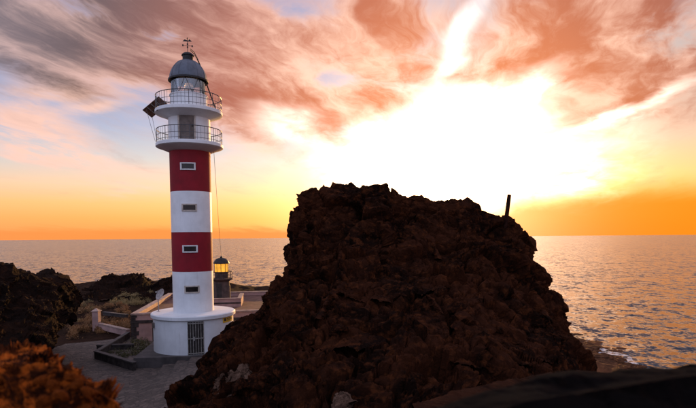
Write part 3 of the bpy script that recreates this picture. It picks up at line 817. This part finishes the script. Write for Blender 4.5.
r_v = 5.0 * SC; z_v0, z_v1 = zr(60, .3, 187.5), zr(51.0, .3, 187.5)
vent = MB().lathe([(r_v, z_v0 - .1), (r_v, z_v1 - .25), (r_v + .07, z_v1 - .23), (r_v + .05, z_v1 - .16), (r_v * .75, z_v1 - .05), (r_v * .35, z_v1), (.02, z_v1 + .03)], 32).build('ventilator', M['dark_metal'], lh, True)
z_f = zr(38.5, 0, 187)
vane = MB().tube([(0, 0, z_v1), (0, 0, z_f)], .022, 6).build('weather_vane', M['dark_metal'], lh)
zc = z_v1 + (z_f - z_v1) * .48
MB().tube([(-.30, 0, zc), (.30, 0, zc)], .014, 5).build('vane_arm', M['dark_metal'], vane)
MB().tube([(0, -.30, zc), (0, .30, zc)], .014, 5).build('vane_arm', M['dark_metal'], vane)
for (x, y) in ((-.30, 0), (.30, 0), (0, -.3), (0, .3)):
    MB().box(x - .045, x + .045, y - .012, y + .012, zc - .06, zc + .06).build('vane_letter_plate', M['dark_metal'], vane)
za = z_v1 + (z_f - z_v1) * .78
MB().add([(-.32, .05, za), (.30, -.05, za), (.12, -.02, za + .16), (.05, -.012, za + .05), (-.18, .03, za + .14), (-.32, .062, za + .01), (.30, -.038, za + .01), (.12, -.008, za + .165), (.05, 0, za + .055), (-.18, .042, za + .145)],
         [(0, 3, 4), (0, 1, 3), (1, 2, 3), (5, 9, 8), (5, 8, 6), (6, 8, 7), (0, 4, 9, 5), (1, 6, 7, 2), (0, 5, 6, 1), (3, 2, 7, 8), (4, 3, 8, 9)]).build('vane_arrow', M['dark_metal'], vane)
MB().lathe([(.01, z_f - .06), (.05, z_f), (.01, z_f + .06)], 10).build('finial', M['dark_metal'], vane)
# curved ladder over the dome down to the upper gallery
ladder = None
lp = [(190.0, 49.5), (193.5, 52.5), (196.5, 58), (199, 64), (201.5, 71), (204.5, 80), (208, 90), (212, 101), (215.5, 110)]
side = []
for sgn in (-1, 1):
    pts = []
    for (px, py) in lp:
        ax = 187.9 + (py - 70) * .0235
        pts.append(((px - ax) * SC, -.10 + sgn * .16, zr(py, 0.1, px)))
    pts[-1] = (pts[-1][0], pts[-1][1], zg2t)
    side.append(pts)
ladder = MB().tube(side[0], .024, 5).build('ladder', M['dark_metal'], lh)
MB().tube(side[1], .024, 5).build('ladder_rail', M['dark_metal'], ladder)
for i in range(22):
    q = i / 21 * (len(lp) - 1) * .985; a = int(q); f = q - a
    p0, p1 = [np.array(sd[a]) * (1 - f) + np.array(sd[a + 1]) * f for sd in side]
    MB().tube([p0, p1], .011, 4).build('rung', M['dark_metal'], ladder)

# ------------------------------------------------------------------ things fixed to the lighthouse
def W(local):
    return np.array(lh_m @ Vector(tuple(map(float, local))))
lh_m = Matrix.Translation((LHX, LHY, 0)) @ Matrix.Rotation(-DROOT, 4, 'Z')
# solar panel seen from below
YP = LHY
T = at(158.5, 96.5, YP - .1); a = at(142.5, 110, YP + .42) - T; b = at(168, 104.3, YP + .40) - T
b = b - a * (a @ b) / (a @ a); nn = np.cross(a, b); nn /= np.linalg.norm(nn)
if nn[2] < 0: nn = -nn
sp = empty('solar_panel', T + (a + b) / 2); S0 = T + (a + b) / 2
def panel_block(u0, u1, v0, v1, d0, d1):
    v = []
    for d in (d0, d1):
        for (u, w) in ((u0, v0), (u1, v0), (u1, v1), (u0, v1)): v.append(T + a * u + b * w + nn * d - S0)
    return MB().add(v, [(0, 1, 2, 3), (7, 6, 5, 4), (0, 4, 5, 1), (1, 5, 6, 2), (2, 6, 7, 3), (3, 7, 4, 0)])
panel_block(0.03, .97, 0.04, .96, 0, .02).build('backsheet', M['panel_back'], sp)
panel_block(.03, .97, .04, .96, .022, .03).build('cell_sheet', M['panel_cell'], sp)
for q in ((0, 1, 0, .04), (0, 1, .96, 1), (0, .03, .04, .96), (.97, 1, .04, .96)): panel_block(*q, -.03, .035).build('frame', M['panel_back'], sp)
for u in (.26, .50, .74): panel_block(u - .012, u + .012, .04, .96, -.045, -.002).build('back_rib', M['alu'], sp)
panel_block(.03, .97, .48, .52, -.07, -.046).build('back_rib', M['panel_back'], sp)
panel_block(.55, .68, .62, .80, -.06, -.003).build('junction_box', M['black'], sp)
gl = [W((r_ga * math.sin(R(an)), -r_ga * math.cos(R(an)), zg2t + .02)) for an in (-64, -98)]
for p, q in ((T + a * .35 + b * .9 - nn * .05, gl[0]), (T + a * .25 + b * .5 - nn * .05, gl[1]), (T + a * .75 + b * .95 - nn * .05, gl[0] - np.array([0, 0, .25]))):
    MB().tube([p - S0, q - S0], .03, 6).build('support_arm', M['dark_metal'], sp)
tag(sp, 'tilted solar panel on brackets beside the upper gallery', 'solar panel')
gl1 = [W((r_ga * math.sin(R(an)), -r_ga * math.cos(R(an)), zg1t + .1)) for an in (-88, -70)]
for i, (p, q, lab) in enumerate(((T + a * .85 + b * .15, gl1[0], 'thin stay wire from the outer corner of the solar panel'), (T + a * .95 + b * .95, gl1[1], 'thin stay wire from the lowest corner of the solar panel'))):
    mid = (p + q) / 2 - np.array([0, 0, .03])
    tag(MB().tube([p, mid, q], .012, 5).build('stay_wire', M['cable'], None), lab, 'wire', 'solar panel wires')
# satellite dish on the base roof
pb = on(158.6, 311.5, z_top)
dr = empty('satellite_dish', (pb[0], pb[1], z_top - .01)); ZD = np.array([pb[0], pb[1], z_top - .01])
hd = at(160.5, 294.5, pb[1]) - ZD
MB().tube([(0, 0, 0), (0, 0, hd[2] * .8), hd + np.array([0, .05, -.1])], .035, 8).build('mast', M['dish'], dr)
dm = Matrix.Translation(Vector(hd)) @ Matrix.Rotation(R(-40), 4, 'Z') @ Matrix.Rotation(R(62), 4, 'X')
v = MB(); pr = [(r, .42 * r * r) for r in np.linspace(.02, .40, 8)]; pr += [(r + .008, .42 * r * r - .02) for r in np.linspace(.40, .02, 8)]
v.lathe(pr, 36); v.v = [tuple(dm @ Vector(q)) for q in v.v]
v.build('reflector', M['dish'], dr, True)
f_ = dm @ Vector((0, 0, .42)); rm = dm @ Vector((0, .40, .06))
MB().tube([rm, f_], .014, 5).build('feed_arm', M['dish'], dr)
MB().tube([f_, f_ + Vector((.10, 0, .0))], .04, 8).build('receiver_head', M['alu'], dr)
MB().box(-.11, .11, -.11, .11, 0, .03).build('foot_plate', M['dish'], dr)
tag(dr, 'small weathered satellite dish on a mast on the white base roof', 'dish')

# ------------------------------------------------------------------ keeper's house and old lighthouse
HA = math.radians(-8.6); ux = np.array([math.sin(HA), math.cos(HA)]); wx = np.array([math.cos(HA), -math.sin(HA)])
H0 = at(131.5, 313.5, 41.0); ZR = H0[2]                    # front left top corner of the wall
hs = empty('keepers_house', (H0[0], H0[1], -1.1), -HA); ZB = -1.1
tag(hs, 'long low pink house with flat roof and dark stone quoins behind the lighthouse', 'house')
LEN, DEP, HT = 18.0, 15.5, ZR - ZB
def hb(nm, x0, x1, y0, y1, z0, z1, m, par=hs): return MB().box(x0, x1, y0, y1, z0, z1).build(nm, M[m], par)
TH = .35
wf = hb('front_wall', 0, LEN, 0, TH, 0, HT - .12, 'pink'); hb('left_wall', 0, TH, TH, DEP - TH, 0, HT - .12, 'pink')
hb('back_wall', 0, LEN, DEP - TH, DEP, 0, HT - .12, 'pink'); hb('right_wall', LEN - TH, LEN, TH, DEP - TH, 0, HT - .12, 'pink')
zsc = ZR - (at(131.5, 313.5, 41)[2] - at(131.5, 320.5, 41)[2]) - ZB
hb('string_course', -.08, LEN + .08, -.08, -.002, zsc - .22, zsc, 'stone'); hb('string_course', -.08, -.002, -.002, DEP, zsc - .22, zsc, 'stone')
roof = hb('roof', TH, LEN - TH, TH, DEP - TH, HT - .55, HT - .42, 'roof')
hb('coping', -.06, LEN + .06, -.06, TH + .05, HT - .12, HT, 'coping'); hb('coping', -.06, TH + .12, TH + .05, DEP - TH - .05, HT - .12, HT, 'coping')
hb('coping', -.06, LEN + .06, DEP - TH - .05, DEP + .06, HT - .12, HT, 'coping'); hb('coping', LEN - TH - .05, LEN + .06, TH + .05, DEP - TH - .05, HT - .12, HT, 'coping')
for q in range(6):
    z0 = q * (zsc - .22) / 6; wq = .52 if q % 2 else .34
    hb('quoin', -.05, wq, -.05, -.001, z0 + .01, z0 + (zsc - .22) / 6 - .012, 'stone')
    hb('quoin', -.05, -.001, -.001, .86 - wq, z0 + .01, z0 + (zsc - .22) / 6 - .012, 'stone')
for q in range(2):
    z0 = zsc + q * (HT - .13 - zsc) / 2
    hb('quoin', -.05, .40 if q else .3, -.05, -.001, z0 + .01, z0 + (HT - .13 - zsc) / 2 - .012, 'stone')
for xw in (1.55, 8.6, 11.2):
    w_ = hb('window', xw, xw + .8, -.012, -.001, .25, zsc - .45, 'pane_dark'); hb('window_sill', xw - .06, xw + .86, -.10, -.013, .17, .25, 'stone', w_)
    hb('window_bar', xw + .37, xw + .43, -.03, -.013, .25, zsc - .45, 'frame', w_)
# inner roof parapet
pz = HT - .42
bl = at(211, 308, 47.5); br = at(241, 307, 47.5)
def tol(p): d = p[:2] - H0[:2]; return float(d @ wx), float(d @ ux)
lx0, ly0 = tol(bl); lx1, ly1 = tol(br)
hb('roof_wall', lx0 - 1.5, lx1, ly0, ly0 + .30, pz, pz + .72, 'pink', roof); hb('roof_wall', lx1 - .30, lx1, ly0 + .30, ly0 + 4.2, pz, pz + .72, 'pink', roof)
hb('roof_wall_coping', lx0 - 1.5, lx1 + .05, ly0 - .05, ly0 + .34, pz + .72, pz + .80, 'coping', roof); hb('roof_wall_coping', lx1 - .34, lx1 + .05, ly0 + .34, ly0 + 4.2, pz + .72, pz + .80, 'coping', roof)
hb('roof_groove', lx0 - 1.5, lx1 - .02, ly0 - .02, ly0 - .001, pz + .28, pz + .42, 'stone', roof)

YT = 53.5; so = YT / FPX
pT = at(222, 293, YT); zt0 = ZB + HT - .42
ot = empty('old_lighthouse', (pT[0], pT[1], zt0))
def zo(py): return at(222, py, YT)[2] - zt0
tag(ot, 'small dark old lighthouse with backlight painted into its amber lantern on the house roof', 'lighthouse')
body = MB().lathe([(8.3 * so, 0), (8.3 * so, zo(286)), (7.8 * so, zo(285)), (7.6 * so, zo(279.5))], 40).build('tower', M['old_stone'], ot, True)
bal = MB().lathe([(7.6 * so, zo(281)), (10.6 * so, zo(279.5)), (10.9 * so, zo(279)), (10.9 * so, zo(278)), (6 * so, zo(278))], 40).build('balcony', M['old_stone'], ot, True)
MB().ring(10.5 * so, zo(271.5), .03, 40).build('handrail', M['dark_metal'], bal); MB().ring(10.5 * so, zo(275), .018, 40).build('rail_bar', M['dark_metal'], bal)
bm_ = MB().tube([(0, 0, zo(278)), (0, 0, zo(271.5))], .02, 5); bme = mesh('baluster', bm_.v, bm_.f, M['dark_metal'])
for j in range(16): obj('baluster', bme, bal, (10.5 * so * math.sin(j * math.pi / 8), -10.5 * so * math.cos(j * math.pi / 8), 0))
MB().lathe([(6.6 * so, zo(278)), (6.6 * so, zo(272.6)), (7.4 * so, zo(272.4)), (7.4 * so, zo(271.8)), (6.5 * so, zo(271.7))], 40).build('lantern_base', M['old_stone'], ot, True)
for j in range(10):
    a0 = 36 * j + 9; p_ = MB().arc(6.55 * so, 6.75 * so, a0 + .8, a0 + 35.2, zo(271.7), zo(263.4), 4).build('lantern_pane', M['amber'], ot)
    t = R(a0); MB().tube([(6.8 * so * math.sin(t), -6.8 * so * math.cos(t), zo(271.8)), (6.8 * so * math.sin(t), -6.8 * so * math.cos(t), zo(263.3))], .03, 5).build('glazing_bar', M['dark_metal'], ot)
od = MB().lathe([(7.3 * so, zo(263.6)), (7.8 * so, zo(263.3)), (7.7 * so, zo(262.6)), (6.9 * so, zo(260.8)), (5.2 * so, zo(258.9)), (2.6 * so, zo(257.9)), (1.2 * so, zo(257.7)), (1.2 * so, zo(256.6)), (.02, zo(256.2))], 36).build('dome', M['dark_metal'], ot, True)
hb2 = MB().arc(8.2 * so, 8.5 * so, -25, 12, .0, zo(283), 5).build('doorway', M['inside'], ot)
# halyard from the lower gallery to the old lantern
c0 = W((r_ga * .74 * math.sin(R(72)), -r_ga * .74 * math.cos(R(72)), zg1u - .12)); c1 = np.array([pT[0], pT[1], zt0 + zo(256.2)])
pts = [c0 + (c1 - c0) * t - np.array([0, 0, .5 * 4 * t * (1 - t)]) for t in np.linspace(0, 1, 14)]
tag(MB().tube(pts, .014, 5).build('cable', M['cable'], None), 'thin slack cable from the lower gallery down to the old lighthouse', 'cable')

# ------------------------------------------------------------------ low walls, planter
def wall(name, p, q, h, th, z0, m, label, cat='wall', group=None, cop=None):
    p, q = np.array(p[:2]), np.array(q[:2]); d = q - p; L = np.linalg.norm(d); an = math.atan2(d[1], d[0])
    if cop is None:
        o = MB().box(0, L, -th / 2, th / 2, 0, h).build(name, M[m], None, False, (float(p[0]), float(p[1]), z0), (0, 0, an))
    else:
        o = empty(name, (p[0], p[1], z0), an)
        MB().box(0, L, -th / 2, th / 2, 0, h - .08).build('wall_body', M[m], o); MB().box(-.03, L + .03, -th / 2 - .04, th / 2 + .04, h - .08, h).build('coping', M[cop], o)
    return tag(o, label, cat, group)
A, B, Cc = on(96, 358, ZP), on(134.5, 370, ZP), on(128.5, 338, ZP)
wall('planter_wall', A, B, .62, .22, -.72, 'stone', 'dark stone planter wall along the cobbled plaza up to the platform corner', cop='slab')
wall('planter_wall', A + np.array([.05, .2, 0]), Cc, .62, .22, -.72, 'stone', 'dark stone planter wall running back along the path to the pink house', cop='slab')
wall('planter_rail', on(97, 350, ZP), on(134, 349, ZP), .50, .10, -.72, 'stone', 'thin dark kerb wall crossing the shrub planter', cop='slab')
wall('boundary_wall', at(99, 317, 47), at(128, 321, 43.5), .55, .30, -.9 + .25, 'pink', 'low pale boundary wall between the shrub slope and the pink house', cop='coping')
wall('boundary_wall', at(104, 311, 52), at(127, 312.5, 50), .35, .25, at(104, 312, 52)[2] - .3, 'stone', 'thin dark boundary wall behind the pale boundary wall', cop='slab')
pp_ = at(96.5, 317, 47)
ps = empty('wall_pier', (pp_[0], pp_[1], -.85))
hz_ = at(96, 311, 47)[2] + .85
MB().box(-.27, .27, -.27, .27, 0, hz_).build('pier_body', M['pink'], ps)
MB().add([(-.36, -.36, hz_), (.36, -.36, hz_), (.36, .36, hz_), (-.36, .36, hz_), (0, 0, hz_ + .28)], [(3, 2, 1, 0), (0, 1, 4), (1, 2, 4), (2, 3, 4), (3, 0, 4)]).build('pier_cap', M['coping'], ps)
tag(ps, 'short pale pier with pyramid cap ending the low boundary wall', 'pier')

# ------------------------------------------------------------------ shrubs
def shrub_mesh(seed, mat, n=420, flat=.7, leaf=.075):
    r_ = np.random.default_rng(seed); v, f = [], []
    cl = r_.normal(size=(12, 3)); cl /= np.linalg.norm(cl, axis=1, keepdims=True); cl[:, 2] = np.abs(cl[:, 2]) * .9
    for i in range(n):
        c = cl[r_.integers(12)] * r_.uniform(.45, .8) + r_.normal(size=3) * .17; c[2] = max(c[2] * 1.05 + .16, .04)
        a_, b_ = r_.normal(size=3), r_.normal(size=3); a_ /= np.linalg.norm(a_); b_ -= a_ * (a_ @ b_); b_ /= np.linalg.norm(b_)
        L_ = leaf * r_.uniform(.7, 1.5); k0 = len(v)
        v += [c - a_ * L_, c + b_ * L_ * .45, c + a_ * L_, c - b_ * L_ * .45]; f.append((k0, k0 + 1, k0 + 2, k0 + 3))
    return mesh('foliage', v, f, mat)
def stem_mesh(seed):
    r_ = np.random.default_rng(seed); b_ = MB()
    for i in range(7):
        t = r_.uniform(0, 6.28); q = r_.uniform(.3, .6)
        b_.tube([(0, 0, -.05), (.4 * q * math.cos(t), .4 * q * math.sin(t), .25), (q * math.cos(t), q * math.sin(t), .5)], .03, 4, .012)
    return mesh('stem', b_.v, b_.f, M['stem'])
FO = {m_: [shrub_mesh(i + 31 * j, M[m_]) for i in range(3)] for j, m_ in enumerate(('leaf', 'leaf_dry', 'leaf_pale'))}
SM = [stem_mesh(i) for i in range(3)]
def shrub(x, y, z, s, kind, i, label, group):
    o = empty('shrub', (x, y, z - .04), i * 1.7)
    fo = obj('foliage', FO[kind][i % 3], o); fo.scale = (s, s, s * rng.uniform(.8, 1.15))
    st = obj('stem', SM[i % 3], o); st.scale = (s, s, s)
    return tag(o, label, 'shrub', group)
def gz1(x, y): return float(ground_z(np.array([x], float), np.array([y], float))[0])
i = 0
for (px0, px1, py0, py1, n, kind, s0_, s1_, lab, grp) in (
    (70, 128, 312, 340, 90, 'leaf_dry', .38, .75, 'dry tawny shrub on the slope between the ridge and the planter', 'tawny shrubs on the slope'),
    (70, 92, 300, 320, 14, 'leaf_pale', .28, .5, 'pale shrub at the foot of the dark lava ridge', 'pale shrubs below the ridge'),
    (112, 152, 297, 306, 34, 'leaf_pale', .35, .7, 'pale flowering shrub in the strip below the lava knolls', 'pale shrubs below the knolls')):
    for q in range(n):
        px, py = rng.uniform(px0, px1), rng.uniform(py0, py1)
        if kind == 'leaf_dry' and py > 341 - (px - 70) * .18: py -= 8
        p = on(px, py, -.7)
        for _ in range(6): p = on(px, py, gz1(p[0], p[1]))
        if p[1] > 75 or (kind == 'leaf_dry' and p[0] > -14.5): continue
        shrub(p[0], p[1], gz1(p[0], p[1]), rng.uniform(s0_, s1_), kind, i, lab, grp); i += 1
for (px, py, s) in ((122, 358, .62), (130, 356, .7), (139, 353, .8), (147, 349, .7), (128, 349, .65), (137, 347, .75), (114, 354, .5), (145, 344, .6)):
    p = on(px, py, -.75); shrub(p[0], p[1], -.75, s, 'leaf', i, 'green shrub in the dark walled planter beside the platform', 'planter shrubs'); i += 1
soil = poly_prism('planter_soil', [A + np.array([.1, .15, 0]), B + np.array([-.05, .1, 0]), on(158, 345, ZP), on(150, 336, ZP), Cc], -1.0, -.70, M['soil'])
tag(soil, 'dark earth filling the walled planter', kind='structure')

# ------------------------------------------------------------------ pole on the crag
pb = at(505.5, 225, 29.6); ptp = at(509.3, 195, 29.6); r_ = 2.1 * 29.6 / FPX
po = empty('wooden_post', pb); d = ptp - pb
MB().tube([np.zeros(3) - d * .12, d * .35, d * .7, d], r_, 10, r_ * .92).build('shaft', M['wood'], po, True)
MB().tube([d * .999, d * 1.012], r_ * .8, 10).build('cap', M['wood'], po)
tag(po, 'leaning dark wooden post on top of the crag', 'post')

# ------------------------------------------------------------------ surf along the right-hand shore
def build_foam():
    cl = [on(574, 343, SEA), on(590, 348, SEA), on(606, 353, SEA), on(622, 359, SEA), on(638, 368, SEA), on(654, 376, SEA), on(672, 384, SEA)]
    S, s = resample(cl, .6); nv = 12; rows = []
    t = np.gradient(S, axis=0); nn_ = np.stack([t[:, 1], -t[:, 0], np.zeros(len(t))], 1); nn_ /= np.linalg.norm(nn_, axis=1, keepdims=True)
    if nn_[:, 0].mean() < 0: nn_ = -nn_
    for j in range(nv):
        w_ = (j / (nv - 1) - .5); wd_ = 5.0 + 2.5 * vnoise(S * .2, 3)
        rows.append(S + nn_ * (w_ * wd_)[:, None] + np.array([0, 0, .22]) + np.array([0, 0, 1]) * (.10 * vnoise(S * .5 + j, 8))[:, None])
    tag(obj('surf_foam', gridmesh('surf_foam', np.stack(rows, 1), M['foam'])), 'white surf foam along the rocky shore', kind='stuff')
build_foam()
st_sh = [stone_mesh(30 + i, M['shore']) for i in range(4)]
for q in range(46):
    px = rng.uniform(586, 655); py = 350 + (px - 590) * .42 + rng.uniform(-4, 9)
    p = on(px, py, SEA); s = rng.uniform(.4, 1.3)
    o = obj('shore_rock', st_sh[q % 4], None, (p[0], p[1], max(SEA, gz1(p[0], p[1])) + .05), (0, 0, rng.uniform(0, 6))); o.scale = (s * 1.5, s, s * .6)
    tag(o, 'reddish rock awash in the surf below the crag', 'rock', 'rocks in the surf')
